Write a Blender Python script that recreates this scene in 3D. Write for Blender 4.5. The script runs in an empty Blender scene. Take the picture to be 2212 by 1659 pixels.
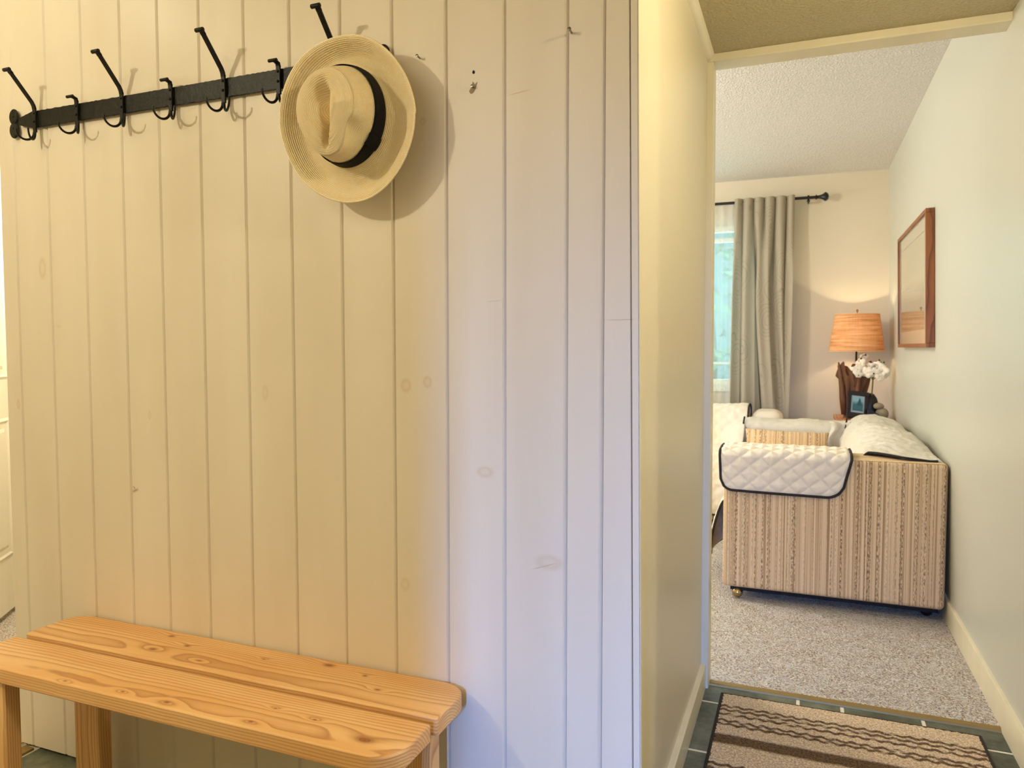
import bpy, bmesh, math, random
from mathutils import Vector, Matrix, noise
random.seed(7)
C = bpy.context.scene.collection
sc = bpy.context.scene
PI = math.pi
OPEN = []
R = math.radians

# ------------------------------------------------------------------ camera, world, lights, exposure
cam = bpy.data.cameras.new('camera'); cam.sensor_width = 36; cam.lens = 1583/2212*36
cam.clip_start = 0.05
cam.dof.use_dof = True; cam.dof.focus_distance = 1.9; cam.dof.aperture_fstop = 7
co = bpy.data.objects.new('camera', cam); C.objects.link(co)
co.location = (0, 0, 1.20); co.rotation_euler = (R(90-2.839), 0, R(21.584))
sc.camera = co
sc.view_settings.view_transform = 'Standard'; sc.view_settings.look = 'None'
sc.view_settings.exposure = 0.0; sc.view_settings.gamma = 1.0
sc.view_settings.use_curve_mapping = False
w = bpy.data.worlds.new('sky'); sc.world = w; w.use_nodes = True
w.node_tree.nodes['Background'].inputs[0].default_value = (0.34, 0.90, 1.0, 1)
w.node_tree.nodes['Background'].inputs[1].default_value = 0.6

def lamp(name, kind, loc, energy, col, size=0.1, rot=(0,0,0), sizey=None, spread=None):
    l = bpy.data.lights.new(name, kind); l.energy = energy; l.color = col
    if kind == 'AREA':
        l.size = size
        if sizey: l.shape = 'RECTANGLE'; l.size_y = sizey
        if spread: l.spread = spread
    else: l.shadow_soft_size = size
    o = bpy.data.objects.new(name, l); C.objects.link(o); o.location = loc; o.rotation_euler = rot
    return o
def aim(o, t):
    o.rotation_euler = (Vector(t)-o.location).to_track_quat('-Z', 'Y').to_euler()
WARM = (1.0, 0.895, 0.65)
lamp('ceiling_lamp_left', 'POINT', (-2.1, 0.93, 2.36), 3.5, WARM, 0.04)
lamp('entry_fill_point', 'POINT', (-2.25, -0.45, 2.36), 62, WARM, 0.05)  # unseen light added to fill the lower left of the plank wall
lamp('ceiling_lamp_right', 'POINT', (2.42, 0.42, 2.36), 76, WARM, 0.06)
lamp('hall_fill_point', 'POINT', (0.30, 1.62, 2.03), 15.5, (1.0, 0.85, 0.58), 0.06)  # added light without a known fixture; brightens hall walls, ceiling and mat
d = lamp('entry_fill_area', 'AREA', (-1.35, -0.2, 2.43), 9, (1.0, 0.87, 0.66), 0.9)  # broad soft fill added over the entry, not a known fixture
# daylight through the narrow sidelight beside the entrance door
d = lamp('entrance_daylight', 'AREA', (0.18, -2.60, 1.35), 12, (0.16, 0.36, 1.0), 0.12, sizey=0.7, spread=R(46)); aim(d, (-0.35, 1.46, 0.15))
lamp('corridor_lamp', 'POINT', (-2.55, 2.05, 2.05), 62, (1.0, 0.92, 0.80), 0.06)
# living room: window daylight and the windows further left
d = lamp('window_daylight', 'AREA', (-1.05, 6.35, 1.55), 20, (0.62, 0.93, 1.0), 1.5, sizey=1.2); aim(d, (-0.6, 3.0, 0.9))
d = lamp('side_window_daylight', 'AREA', (-3.4, 4.2, 1.5), 46, (0.98, 0.96, 0.95), 1.6, sizey=1.3); aim(d, (0.2, 4.6, 1.9))
lamp('room_fill_point', 'POINT', (-1.7, 3.7, 2.15), 66, (1.0, 0.92, 0.84), 0.12)  # added fill for the living room, no such fixture known

# ------------------------------------------------------------------ helpers
def lin(c):
    c = c/255.0
    return c/12.92 if c <= 0.04045 else ((c+0.055)/1.055)**2.4
def rgb(r, g, b): return (lin(r), lin(g), lin(b), 1)

class X:            # tiny expression builder over Math nodes
    nt = None
    def __init__(s, v): s.v = v
    @staticmethod
    def m(op, *a):
        n = X.nt.nodes.new('ShaderNodeMath'); n.operation = op
        for i, x in enumerate(a):
            x = x.v if isinstance(x, X) else x
            if isinstance(x, (int, float)): n.inputs[i].default_value = x
            else: X.nt.links.new(x, n.inputs[i])
        return X(n.outputs[0])
    def __add__(s, o): return X.m('ADD', s, o)
    __radd__ = __add__
    def __sub__(s, o): return X.m('SUBTRACT', s, o)
    def __rsub__(s, o): return X.m('SUBTRACT', o, s)
    def __mul__(s, o): return X.m('MULTIPLY', s, o)
    __rmul__ = __mul__
    def __truediv__(s, o): return X.m('DIVIDE', s, o)
def sin(a): return X.m('SINE', a)
def sqrt(a): return X.m('SQRT', a)
def absn(a): return X.m('ABSOLUTE', a)
def exp(a): return X.m('EXPONENT', a)
def mn(a, b): return X.m('MINIMUM', a, b)
def mx(a, b): return X.m('MAXIMUM', a, b)
def powr(a, b): return X.m('POWER', a, b)
def fract(a): return X.m('FRACT', a)
def sat(a): return mn(mx(a, 0.0), 1.0)
def step(a, lo, hi): return sat((a-lo)/(hi-lo))

class Mat:
    def __init__(s, name, col=(.8, .8, .8, 1), rough=.5, metal=0.0, spec=.5):
        s.m = bpy.data.materials.new(name); s.m.use_nodes = True; s.nt = s.m.node_tree; X.nt = s.nt
        s.b = s.nt.nodes['Principled BSDF']
        s.b.inputs['Base Color'].default_value = col; s.b.inputs['Roughness'].default_value = rough
        s.b.inputs['Metallic'].default_value = metal; s.b.inputs['Specular IOR Level'].default_value = spec
    def co(s, kind='Object'):
        t = s.nt.nodes.new('ShaderNodeTexCoord').outputs[kind]
        n = s.nt.nodes.new('ShaderNodeSeparateXYZ'); s.nt.links.new(t, n.inputs[0])
        s.vec = t
        return X(n.outputs[0]), X(n.outputs[1]), X(n.outputs[2])
    def comb(s, x, y, z):
        n = s.nt.nodes.new('ShaderNodeCombineXYZ')
        for i, a in enumerate((x, y, z)):
            a = a.v if isinstance(a, X) else a
            if isinstance(a, (int, float)): n.inputs[i].default_value = a
            else: s.nt.links.new(a, n.inputs[i])
        return n.outputs[0]
    def noise(s, vec, scale=1.0, detail=2, rough=.5):
        n = s.nt.nodes.new('ShaderNodeTexNoise'); n.inputs['Scale'].default_value = scale
        n.inputs['Detail'].default_value = detail; n.inputs['Roughness'].default_value = rough
        s.nt.links.new(vec, n.inputs['Vector']); return X(n.outputs[0])
    def voro(s, vec, scale=1.0, feature='F1'):
        n = s.nt.nodes.new('ShaderNodeTexVoronoi'); n.feature = feature; n.inputs['Scale'].default_value = scale
        s.nt.links.new(vec, n.inputs['Vector']); return X(n.outputs['Distance'])
    def mix(s, fac, a, b, blend='MIX'):
        n = s.nt.nodes.new('ShaderNodeMix'); n.data_type = 'RGBA'; n.blend_type = blend
        for inp, v in ((n.inputs[0], fac), (n.inputs[6], a), (n.inputs[7], b)):
            v = v.v if isinstance(v, X) else v
            if isinstance(v, (int, float)): inp.default_value = v
            elif isinstance(v, tuple): inp.default_value = v
            else: s.nt.links.new(v, inp)
        return n.outputs[2]
    def ramp(s, fac, stops, interp='LINEAR'):
        n = s.nt.nodes.new('ShaderNodeValToRGB'); r = n.color_ramp; r.interpolation = interp
        while len(r.elements) < len(stops): r.elements.new(0.5)
        for e, (p, c) in zip(r.elements, stops): e.position = p; e.color = c
        s.nt.links.new(fac.v if isinstance(fac, X) else fac, n.inputs[0]); return n.outputs[0]
    def color(s, c): s.nt.links.new(c, s.b.inputs['Base Color'])
    def bump(s, h, dist=.001, strength=1.0):
        n = s.nt.nodes.new('ShaderNodeBump'); n.inputs['Distance'].default_value = dist
        n.inputs['Strength'].default_value = strength
        s.nt.links.new(h.v if isinstance(h, X) else h, n.inputs['Height'])
        s.nt.links.new(n.outputs[0], s.b.inputs['Normal'])

def tag(o, label=None, cat=None, group=None, kind=None):
    if label: o['label'] = label
    if cat: o['category'] = cat
    if group: o['group'] = group
    if kind: o['kind'] = kind
    return o
def empty(name, loc, label, cat, group=None, rz=0):
    o = bpy.data.objects.new(name, None); o.empty_display_size = .05; C.objects.link(o)
    o.location = loc; o.rotation_euler[2] = rz
    return tag(o, label, cat, group)
def ob(name, bm, mat, parent=None, smooth=False, origin=None, bev=0, bseg=2, keep=False, angle=40):
    """link bm as one mesh object.  Vertices are in world space; with a parent they are moved to the parent's space."""
    me = bpy.data.meshes.new(name)
    off = Vector((0, 0, 0))
    if parent is not None and not keep:
        off = Vector(parent.location)
        q = parent
        while q.parent is not None: q = q.parent; off = off + Vector(q.location)
    elif origin is not None: off = Vector(origin)
    bmesh.ops.recalc_face_normals(bm, faces=bm.faces) if not any(q is bm for q in OPEN) else None
    if off.length: bmesh.ops.translate(bm, verts=bm.verts, vec=-off)
    bm.to_mesh(me); bm.free()
    o = bpy.data.objects.new(name, me); C.objects.link(o)
    if parent is not None: o.parent = parent
    elif origin is not None: o.location = origin
    me.materials.append(mat.m if isinstance(mat, Mat) else mat)
    if bev:
        b = o.modifiers.new('bevel', 'BEVEL'); b.width = bev; b.segments = bseg; b.limit_method = 'ANGLE'; b.angle_limit = R(40)
        b.harden_normals = False
    if smooth or bev:
        for p in me.polygons: p.use_smooth = True
        try: me.set_sharp_from_angle(angle=R(angle))
        except Exception: pass
    return o
def B(): return bmesh.new()
def box(bm, x0, x1, y0, y1, z0, z1, M=None):
    vs = [bm.verts.new(Vector(p)) for p in ((x0,y0,z0),(x1,y0,z0),(x1,y1,z0),(x0,y1,z0),(x0,y0,z1),(x1,y0,z1),(x1,y1,z1),(x0,y1,z1))]
    for f in ((0,3,2,1),(4,5,6,7),(0,1,5,4),(1,2,6,5),(2,3,7,6),(3,0,4,7)): bm.faces.new([vs[i] for i in f])
    if M is not None:
        for v in vs: v.co = M @ v.co
    return vs
def prism(bm, pts, axis, a, b):
    """extrude closed 2-D outline along an axis from a to b."""
    def P(p, t):
        return {0: (t, p[0], p[1]), 1: (p[0], t, p[1]), 2: (p[0], p[1], t)}[axis]
    A = [bm.verts.new(P(p, a)) for p in pts]; Bv = [bm.verts.new(P(p, b)) for p in pts]
    n = len(pts)
    bm.faces.new(A); bm.faces.new(Bv[::-1])
    for i in range(n): bm.faces.new((A[i], Bv[i], Bv[(i+1) % n], A[(i+1) % n]))
def tube(bm, pts, rad, seg=8, caps=True, flat=None):
    pts = [Vector(p) for p in pts]; rings = []
    n = len(pts)
    rs = rad if isinstance(rad, (list, tuple)) else [rad]*n
    prev = None
    for i, p in enumerate(pts):
        t = (pts[min(i+1, n-1)]-pts[max(i-1, 0)]).normalized()
        if prev is None:
            u = t.cross(Vector((0, 0, 1)))
            if u.length < .1: u = t.cross(Vector((1, 0, 0)))
        else: u = prev - t*prev.dot(t)
        u.normalize(); v = t.cross(u); prev = u
        rings.append([bm.verts.new(p + (u*math.cos(2*PI*k/seg) + v*math.sin(2*PI*k/seg))*rs[i]) for k in range(seg)])
    for a, b in zip(rings, rings[1:]):
        for k in range(seg): bm.faces.new((a[k], a[(k+1) % seg], b[(k+1) % seg], b[k]))
    if caps: bm.faces.new(rings[0][::-1]); bm.faces.new(rings[-1])
def strap(bm, pts, w, t, wdir=(1, 0, 0)):
    """rectangular-section bar through pts, width w along wdir."""
    pts = [Vector(p) for p in pts]; wd = Vector(wdir); rings = []
    n = len(pts)
    for i, p in enumerate(pts):
        tt = (pts[min(i+1, n-1)]-pts[max(i-1, 0)]).normalized(); nn = tt.cross(wd).normalized()
        rings.append([bm.verts.new(p + wd*w/2*a + nn*t/2*b) for a, b in ((1,1),(-1,1),(-1,-1),(1,-1))])
    for a, b in zip(rings, rings[1:]):
        for k in range(4): bm.faces.new((a[k], a[(k+1) % 4], b[(k+1) % 4], b[k]))
    bm.faces.new(rings[0][::-1]); bm.faces.new(rings[-1])
def lathe(bm, prof, c, axis=(0, 0, 1), seg=32, sx=1, sy=1):
    """prof: list of (r, h) along the axis from c."""
    q = Vector((0, 0, 1)).rotation_difference(Vector(axis)); rings = []
    for r, h in prof:
        rings.append([bm.verts.new(Vector(c) + q @ Vector((max(r, 1e-5)*sx*math.cos(2*PI*k/seg), max(r, 1e-5)*sy*math.sin(2*PI*k/seg), h))) for k in range(seg)])
    for a, b in zip(rings, rings[1:]):
        for k in range(seg): bm.faces.new((a[k], a[(k+1) % seg], b[(k+1) % seg], b[k]))
    bm.faces.new(rings[0][::-1]); bm.faces.new(rings[-1])
def grid(bm, nu, nv, f, closeu=False, uv=None):
    vs = [[bm.verts.new(f(i/(nu if closeu else nu-1), j/(nv-1))) for i in range(nu)] for j in range(nv)]
    L = bm.loops.layers.uv.new('UVMap') if uv else None
    for j in range(nv-1):
        for i in range(nu if closeu else nu-1):
            i2 = (i+1) % nu
            fc = bm.faces.new((vs[j][i], vs[j][i2], vs[j+1][i2], vs[j+1][i]))
            if uv:
                us = i/(nu if closeu else nu-1); ue = (i+1)/(nu if closeu else nu-1)
                for lp, (a, b) in zip(fc.loops, ((us, j), (ue, j), (ue, j+1), (us, j+1))): lp[L].uv = uv(a, b/(nv-1))
    return vs
def pnoise(x, y=0, z=0): return noise.noise(Vector((x, y, z)))

# ------------------------------------------------------------------ materials
def paint(name, col, rough=.42, bumpd=.0006, grain=True):
    m = Mat(name, col, rough, spec=.35); x, y, z = m.co()
    n = m.noise(m.comb(x*9, y*9, z*.8) if grain else m.comb(x*1.5, y*1.5, z*1.5), 1, 3)
    n2 = m.noise(m.comb(x*160, y*160, z*4), 1, 2)
    if not grain: n2 = m.noise(m.comb(x*120, y*120, z*120), 1, 2)
    k = .93 if grain else .98
    c = m.mix(step(n, .35, .7), col, (col[0]*k, col[1]*k, col[2]*k*.98, 1))
    m.color(c)
    if bumpd: m.bump(n2*.5+(n*.6 if grain else 0.0), bumpd, .5)
    return m

M_wallp = Mat('plank_paint', rgb(226, 216, 190), .38, spec=.4)
m = M_wallp; x, y, z = m.co()
n1 = m.noise(m.comb(x*5, 0.0, z*.7), 1, 3); n2 = m.noise(m.comb(x*220, y*60, z*5), 1, 2)
base = m.mix(step(n1, .3, .75), rgb(229, 219, 201), rgb(218, 206, 184))
spots = 0.0; first = True
for (px, pz, rx, rz, amt) in ((-2.014,1.425,.012,.024,.5),(-2.133,1.035,.006,.012,.6),(-.837,1.114,.011,.013,.55),(-.782,1.123,.009,.011,.55),
        (-1.235,1.089,.008,.016,.35),(-.641,.928,.016,.010,.5),(-.494,.743,.026,.014,.45),(-.843,.654,.010,.012,.35),(-.79,1.70,.006,.007,.5),
        (-.65,.925,.01,.006,.3),(-1.955,1.26,.006,.004,.4),(-1.62,1.02,.004,.01,.4)):
    wob = n1*.5
    r = sqrt(powr((x-px)/rx, 2.0)+powr((z-pz)/rz, 2.0))+wob
    ring = exp((r-1.15)*(r-1.15)*(-7.0))*(amt*.6) + exp(r*r*(-1.6))*(amt*.3)
    spots = ring if first else mx(spots, ring); first = False
# scratches and chipped paint
def line(px, pz, ang, L, wdt, amt):
    ca, sa = math.cos(ang), math.sin(ang)
    a = (x-px)*ca+(z-pz)*sa; b = (z-pz)*ca-(x-px)*sa + (n1-.5)*.01
    return exp((a/L)*(a/L)*(a/L)*(a/L)*(-1.0))*exp((b/wdt)*(b/wdt)*(-1.0))*amt
chips = mx(line(-1.678, .812, .35, .011, .0035, .9), line(-1.682, .820, 2.4, .005, .002, .8))
chips = mx(chips, line(-.56, 1.735, .15, .022, .0008, .5)); chips = mx(chips, line(-.34, 1.256, 0, .03, .0008, .5))
chips = mx(chips, line(-.505, .735, .3, .025, .001, .55)); chips = mx(chips, line(-.62, 1.3, .1, .016, .0008, .35))
c = m.mix(sat(spots), base, rgb(196, 168, 124)); c = m.mix(sat(chips), c, rgb(168, 142, 98))
m.color(c); m.bump(n2*.45+n1*.8+chips*(-1.2)+spots*(-.7), .0009, .55)

M_trim = paint('trim_paint', rgb(226, 217, 190), .36)
M_hall = paint('hall_wall_paint', rgb(216, 206, 180), .36, .0004, False)
M_room = paint('room_wall_paint', rgb(224, 214, 192), .5, .0004, False)
M_roomR = paint('right_wall_paint', rgb(206, 206, 190), .36, .0004, False)
M_base = paint('baseboard_paint', rgb(232, 222, 190), .3, .0003)
M_white = paint('white_door_paint', rgb(238, 232, 212), .35, .0003)
def popcorn(name, col):
    m = Mat(name, col, .9, spec=.1); m.co()
    n = m.noise(m.vec, 130, 3, .6); v = m.voro(m.vec, 90)
    m.color(m.mix(step(n, .4, .62), (col[0]*.86, col[1]*.86, col[2]*.84, 1), col)); m.bump(n+v*.5, .006, .8); return m
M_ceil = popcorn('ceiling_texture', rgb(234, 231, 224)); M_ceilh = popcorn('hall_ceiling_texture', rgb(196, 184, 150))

M_carpet = Mat('carpet_pile', rgb(200, 186, 168), .95, spec=.1)
m = M_carpet; x, y, z = m.co()
wv = m.comb(x+m.noise(m.vec, 30, 2)*.02, y*1.7+m.noise(m.vec, 22, 2)*.03, z)
v = m.voro(wv, 150); n = m.noise(m.vec, 115, 3, .65); n3 = m.noise(m.vec, 9, 3)
f = n*.62+v*.35+n3*.13
m.color(m.ramp(f, [(.37, rgb(146, 122, 98)), (.46, rgb(210, 188, 164)), (.53, rgb(246, 230, 208)), (.62, rgb(255, 250, 238))]))
m.bump(n*1.2+v, .012, 1.0)

M_slate = Mat('slate_tile', rgb(88, 92, 78), .42, spec=.4)
m = M_slate; m.co(); n = m.noise(m.vec, 6, 5, .6); n2 = m.noise(m.vec, 45, 4, .6)
m.color(m.ramp(n*.7+n2*.3, [(.35, rgb(62, 68, 56)), (.5, rgb(92, 97, 82)), (.65, rgb(120, 124, 108))])); m.bump(n2+n, .003, .5)
M_grout = Mat('grout', rgb(232, 226, 206), .8)
M_brass_strip = Mat('threshold_metal', rgb(150, 126, 74), .45, .35)
M_iron = Mat('black_iron', rgb(22, 20, 14), .45, .0, .28)
m = M_iron; m.co(); n = m.noise(m.vec, 55, 4, .65)
m.color(m.mix(step(n, .45, .7), rgb(9, 8, 4), rgb(24, 21, 11))); m.bump(n, .0018, .9)
M_screw = Mat('screw_steel', rgb(150, 145, 130), .25, .9)
M_dark = Mat('dark_hole', rgb(24, 18, 14), .8)
M_putty = Mat('bare_patch', rgb(150, 136, 104), .8)

def straw(name):
    m = Mat(name, rgb(208, 174, 112), .72, spec=.25); u, v, _ = m.co('UV')
    # u = metres round the braid, v = metres across the rows
    row = v*300.0; r0 = X.m('FLOOR', row); fr = fract(row)
    st = fract(u*330.0 + r0*.5)
    hi = sin(fr*PI)
    sti = sin(st*PI)
    gap = step(sti*hi, .05, .34)
    n = m.noise(m.comb(u*60, v*60, 0.0), 1, 3)
    c = m.mix(gap, rgb(232, 196, 130), m.mix(step(n, .35, .65), rgb(254, 236, 190), rgb(255, 244, 212)))
    m.color(c); m.bump(hi*.8+sti*hi*.6, .0010, .8)
    return m
M_straw = straw('woven_straw')
M_band = Mat('black_grosgrain', rgb(13, 12, 15), .75, spec=.25)
m = M_band; u, v, _ = m.co('UV'); m.bump(sin(u*4200.0), .0004, .6)

def wood(name, light, mid, darkc, axis=0, pith=(0, -.05), knots=(), spacing=.0062, rough=.42):
    """growth rings about an axis below the board; coordinates are the object's own."""
    m = Mat(name, mid, rough, spec=.4); c3 = list(m.co())
    L = c3[axis]; a, b = [c3[i] for i in range(3) if i != axis]
    slow = m.noise(m.comb(L*1.1, a*2.5, b*2.5), 1, 2)
    slow2 = m.noise(m.comb(L*5.0, a*14, b*14), 1, 2)
    da = (a-pith[0])+(slow-.5)*.085; db = (b-pith[1])+(slow-.5)*.03
    r = sqrt(da*da+db*db)+(slow2-.5)*.006
    kd = None
    for (kx, ky, s) in knots:
        dx = (L-kx)/(s*3.2); dy = (a-ky)/s
        g = exp((dx*dx+dy*dy)*(-.55)); r = r+g*.0085
        ex = (L-kx)/(s*1.0); ey = (a-ky)/(s*.55)
        kk = exp((ex*ex+ey*ey)*(-1.2)); kd = kk if kd is None else mx(kd, kk)
    ph = fract(r/spacing)
    late = powr(ph, 3.2)*step(1.0-ph, 0.0, .10)
    fine = m.noise(m.comb(L*6, a*420, b*420), 1, 2)
    body = m.noise(m.comb(L*2, a*16, b*16), 1, 3)
    col = m.mix(step(body, .35, .65), mid, light)
    col = m.mix(sat(late*1.0+(fine-.55)*.35), col, darkc)
    if kd is not None:
        rings = sin(kd*16.0)*.5+.5
        col = m.mix(sat(kd*1.1), col, m.mix(rings, rgb(122, 66, 26), rgb(166, 100, 48)))
    m.color(col); m.bump(late*(-.5)+fine*.4, .0007, .6)
    return m
LW, MW, DW = rgb(240, 198, 138), rgb(230, 180, 116), rgb(172, 110, 54)
M_board = [wood('fir_front_board', LW, MW, DW, 0, (1.16, .36), ((-1.246,1.149,.010),(-1.375,1.150,.006),(-1.023,1.15,.008),(-.77,1.175,.019),(-1.013,1.213,.005),(-.907,1.204,.006),(-1.541,1.14,.006))),
           wood('fir_back_board', LW, MW, DW, 0, (1.33, .34), ((-1.523,1.425,.011),(-1.436,1.392,.010),(-1.501,1.345,.014),(-1.034,1.429,.016),(-.923,1.412,.007),(-.859,1.363,.007),(-1.341,1.335,.006),(-1.201,1.40,.005)))]
M_legw = wood('fir_leg', LW, MW, DW, 2, (-1.75, 1.30), (), .006)
M_walnut = wood('walnut_frame', rgb(156, 96, 50), rgb(132, 74, 34), rgb(84, 42, 18), 2, (.5, 3.9), (), .006, .35)
M_tablew = wood('side_table_wood', rgb(214, 148, 96), rgb(196, 126, 76), rgb(160, 96, 54), 1, (.3, .6), (), .01)
M_drift = wood('driftwood', rgb(128, 84, 50), rgb(92, 54, 30), rgb(46, 26, 16), 2, (.33, 5.5), (), .008, .6)

def stripes(name):
    m = Mat(name, rgb(196, 170, 126), .88, spec=.15); x, y, z = m.co('UV')
    a = m.noise(m.comb(x*85, z*0.0, y*.15), 1, 2, .7); b = m.noise(m.comb(x*260, y*.6, 3.3), 1, 1)
    e = m.noise(m.comb(x*38, 0.0, 7.7), 1, 1); slub = m.noise(m.comb(x*240, y*70, 1.0), 1, 2)
    col = m.ramp(a*.72+b*.28, [(.34, rgb(146, 112, 76)), (.42, rgb(188, 154, 112)), (.5, rgb(224, 194, 150)), (.6, rgb(238, 214, 172)), (.72, rgb(206, 172, 124))])
    dk = step(e, .565, .585)*step(0.64-e, 0.0, .012)*step(slub, .42, .6)
    dk2 = step(b, .60, .66)*step(slub, .45, .60)
    col = m.mix(sat(dk*.75+dk2*.6), col, rgb(112, 80, 50))
    m.color(col); m.bump(slub*.6+b, .0014, .7); return m
M_stripe = stripes('striped_upholstery')
def quiltm(name, col):
    m = Mat(name, col, .82, spec=.2); x, y, z = m.co()
    n = m.noise(m.vec, 14, 3); m.color(m.mix(n, (col[0]*.93, col[1]*.93, col[2]*.92, 1), col)); m.bump(m.noise(m.vec, 38, 3), .006, .5); return m
M_quilt = quiltm('quilted_cover', rgb(242, 230, 208)); M_quilt2 = quiltm('plain_cover', rgb(222, 216, 198))
M_bind = Mat('dark_binding', rgb(34, 26, 24), .8)
M_cush = quiltm('cream_cushion', rgb(232, 222, 202))
M_under = Mat('black_underside', rgb(10, 11, 20), .8)
M_gold = Mat('caster_brass', rgb(186, 164, 112), .22, .95)
M_black = Mat('black_plastic', rgb(14, 13, 14), .35)

M_curt = Mat('patterned_curtain', rgb(196, 188, 170), .85, spec=.15)
m = M_curt; u, v, _ = m.co('UV')
wu = u+(m.noise(m.comb(u*3, v*3, 0.0), 1, 2)-.5)*.10; wv2 = v+(m.noise(m.comb(u*3, v*3, 5.0), 1, 2)-.5)*.10
vd = m.voro(m.comb(wu*5.5, wv2*3.6, 0.0), 1)
rings = sin(vd*34.0)
lines = step(absn(rings)*(-1.0), -.38, -.05)*step(.62-vd, 0.0, .1)
wv_ = sin(u*2200.0)*.1
m.color(m.mix(sat(lines*.55), rgb(176, 167, 147), rgb(132, 121, 100))); m.bump(lines+wv_, .0012, .6)
m.b.inputs['Transmission Weight'].default_value = 0
tr = m.nt.nodes.new('ShaderNodeBsdfTranslucent'); tr.inputs[0].default_value = rgb(200, 190, 170)
ms = m.nt.nodes.new('ShaderNodeMixShader'); ms.inputs[0].default_value = .12
out = m.nt.nodes['Material Output']
m.nt.links.new(m.b.outputs[0], ms.inputs[1]); m.nt.links.new(tr.outputs[0], ms.inputs[2]); m.nt.links.new(ms.outputs[0], out.inputs[0])

M_sheer = Mat('sheer_voile', rgb(238, 240, 236), .9, spec=.1)
m = M_sheer
tp = m.nt.nodes.new('ShaderNodeBsdfTransparent'); tr = m.nt.nodes.new('ShaderNodeBsdfTranslucent'); tr.inputs[0].default_value = rgb(240, 242, 238)
m1 = m.nt.nodes.new('ShaderNodeMixShader'); m1.inputs[0].default_value = .5
m2 = m.nt.nodes.new('ShaderNodeMixShader'); m2.inputs[0].default_value = .42
m.nt.links.new(m.b.outputs[0], m1.inputs[1]); m.nt.links.new(tr.outputs[0], m1.inputs[2])
m.nt.links.new(tp.outputs[0], m2.inputs[1]); m.nt.links.new(m1.outputs[0], m2.inputs[2]); m.nt.links.new(m2.outputs[0], m.nt.nodes['Material Output'].inputs[0])
M_sheer.m.surface_render_method = 'DITHERED' if hasattr(M_sheer.m, 'surface_render_method') else M_sheer.m.surface_render_method

M_glass = Mat('window_glass', (1, 1, 1, 1), .02)
m = M_glass; gl = m.nt.nodes.new('ShaderNodeBsdfGlossy'); gl.inputs['Roughness'].default_value = .02
tp = m.nt.nodes.new('ShaderNodeBsdfTransparent'); tp.inputs[0].default_value = (.93, .98, .97, 1); mm = m.nt.nodes.new('ShaderNodeMixShader'); mm.inputs[0].default_value = .05
m.nt.links.new(tp.outputs[0], mm.inputs[1]); m.nt.links.new(gl.outputs[0], mm.inputs[2]); m.nt.links.new(mm.outputs[0], m.nt.nodes['Material Output'].inputs[0])

M_shade = Mat('burlap_shade', rgb(240, 200, 150), .85, spec=.1)
m = M_shade; u, v, _ = m.co('UV')
h1 = m.noise(m.comb(u*3, v*120, 0.0), 1, 3, .7); v1 = m.noise(m.comb(u*260, v*8, 2.0), 1, 2); s1 = m.noise(m.comb(u*6, v*45, 9.0), 1, 3)
f = h1*.55+s1*.35+v1*.15
cc = m.ramp(f, [(.36, rgb(196, 136, 84)), (.5, rgb(236, 186, 130)), (.62, rgb(250, 216, 168))])
m.color(cc); m.bump(h1+v1, .001, .5)
tr = m.nt.nodes.new('ShaderNodeBsdfTranslucent'); m.nt.links.new(cc, tr.inputs[0])
ms = m.nt.nodes.new('ShaderNodeMixShader'); ms.inputs[0].default_value = .36
m.nt.links.new(m.b.outputs[0], ms.inputs[1]); m.nt.links.new(tr.outputs[0], ms.inputs[2]); m.nt.links.new(ms.outputs[0], m.nt.nodes['Material Output'].inputs[0])
M_petal = Mat('orchid_petal', rgb(240, 232, 214), .55); M_petal.b.inputs['Subsurface Weight'].default_value = .0
M_stem = Mat('orchid_stem', rgb(92, 92, 46), .6); M_bud = Mat('orchid_centre', rgb(60, 44, 30), .6)
M_stone = Mat('grey_stone', rgb(150, 138, 112), .7)
M_frame2 = Mat('dark_frame', rgb(30, 18, 24), .35)
M_foliage = Mat('foliage', rgb(120, 190, 150), .7)
m = M_foliage; m.co(); m.color(m.mix(step(m.noise(m.vec, 3, 3), .4, .6), rgb(84, 150, 118), rgb(160, 226, 190)))
M_bark = Mat('bark', rgb(90, 80, 66), .9)

M_mat = Mat('striped_doormat', rgb(150, 126, 92), .95, spec=.1)
m = M_mat; x, y, z = m.co()
wob = (m.noise(m.comb(x*7, y*7, 0.0), 1, 2)-.5)*.012
yy = y+wob
fz = m.noise(m.vec, 170, 3, .7); fz2 = m.noise(m.comb(x*30, y*90, 0.0), 1, 3)
tan = m.mix(step(fz, .38, .62), rgb(186, 160, 126), rgb(248, 224, 188))
drk = m.mix(step(fz, .38, .62), rgb(84, 64, 44), rgb(136, 108, 78))
def band(c0, hw, soft=.003): return step(hw-absn(yy-c0), 0.0, soft)
rope = None
for c0, ph in ((2.471, 0), (2.446, 0), (2.416, .5), (2.350, .3), (2.372, 1), (2.110, 0), (2.085, .2), (2.05, .7)):
    wv3 = sin(x*150.0+ph*6)*.0045
    b_ = step(.0070-absn(yy+wv3-c0), -.002, .0025)*step(fz2, .30, .48)
    rope = b_ if rope is None else mx(rope, b_)
for c0, hw in ((2.258, .034), (1.995, .03)): rope = mx(rope, band(c0, hw, .012))
m.color(m.mix(sat(rope), tan, drk)); m.bump(fz*.9-rope*.9, .006, 1.0)
M_matb = Mat('doormat_edge', rgb(44, 34, 26), .9)

# ------------------------------------------------------------------ setting
YW = 1.46
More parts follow.
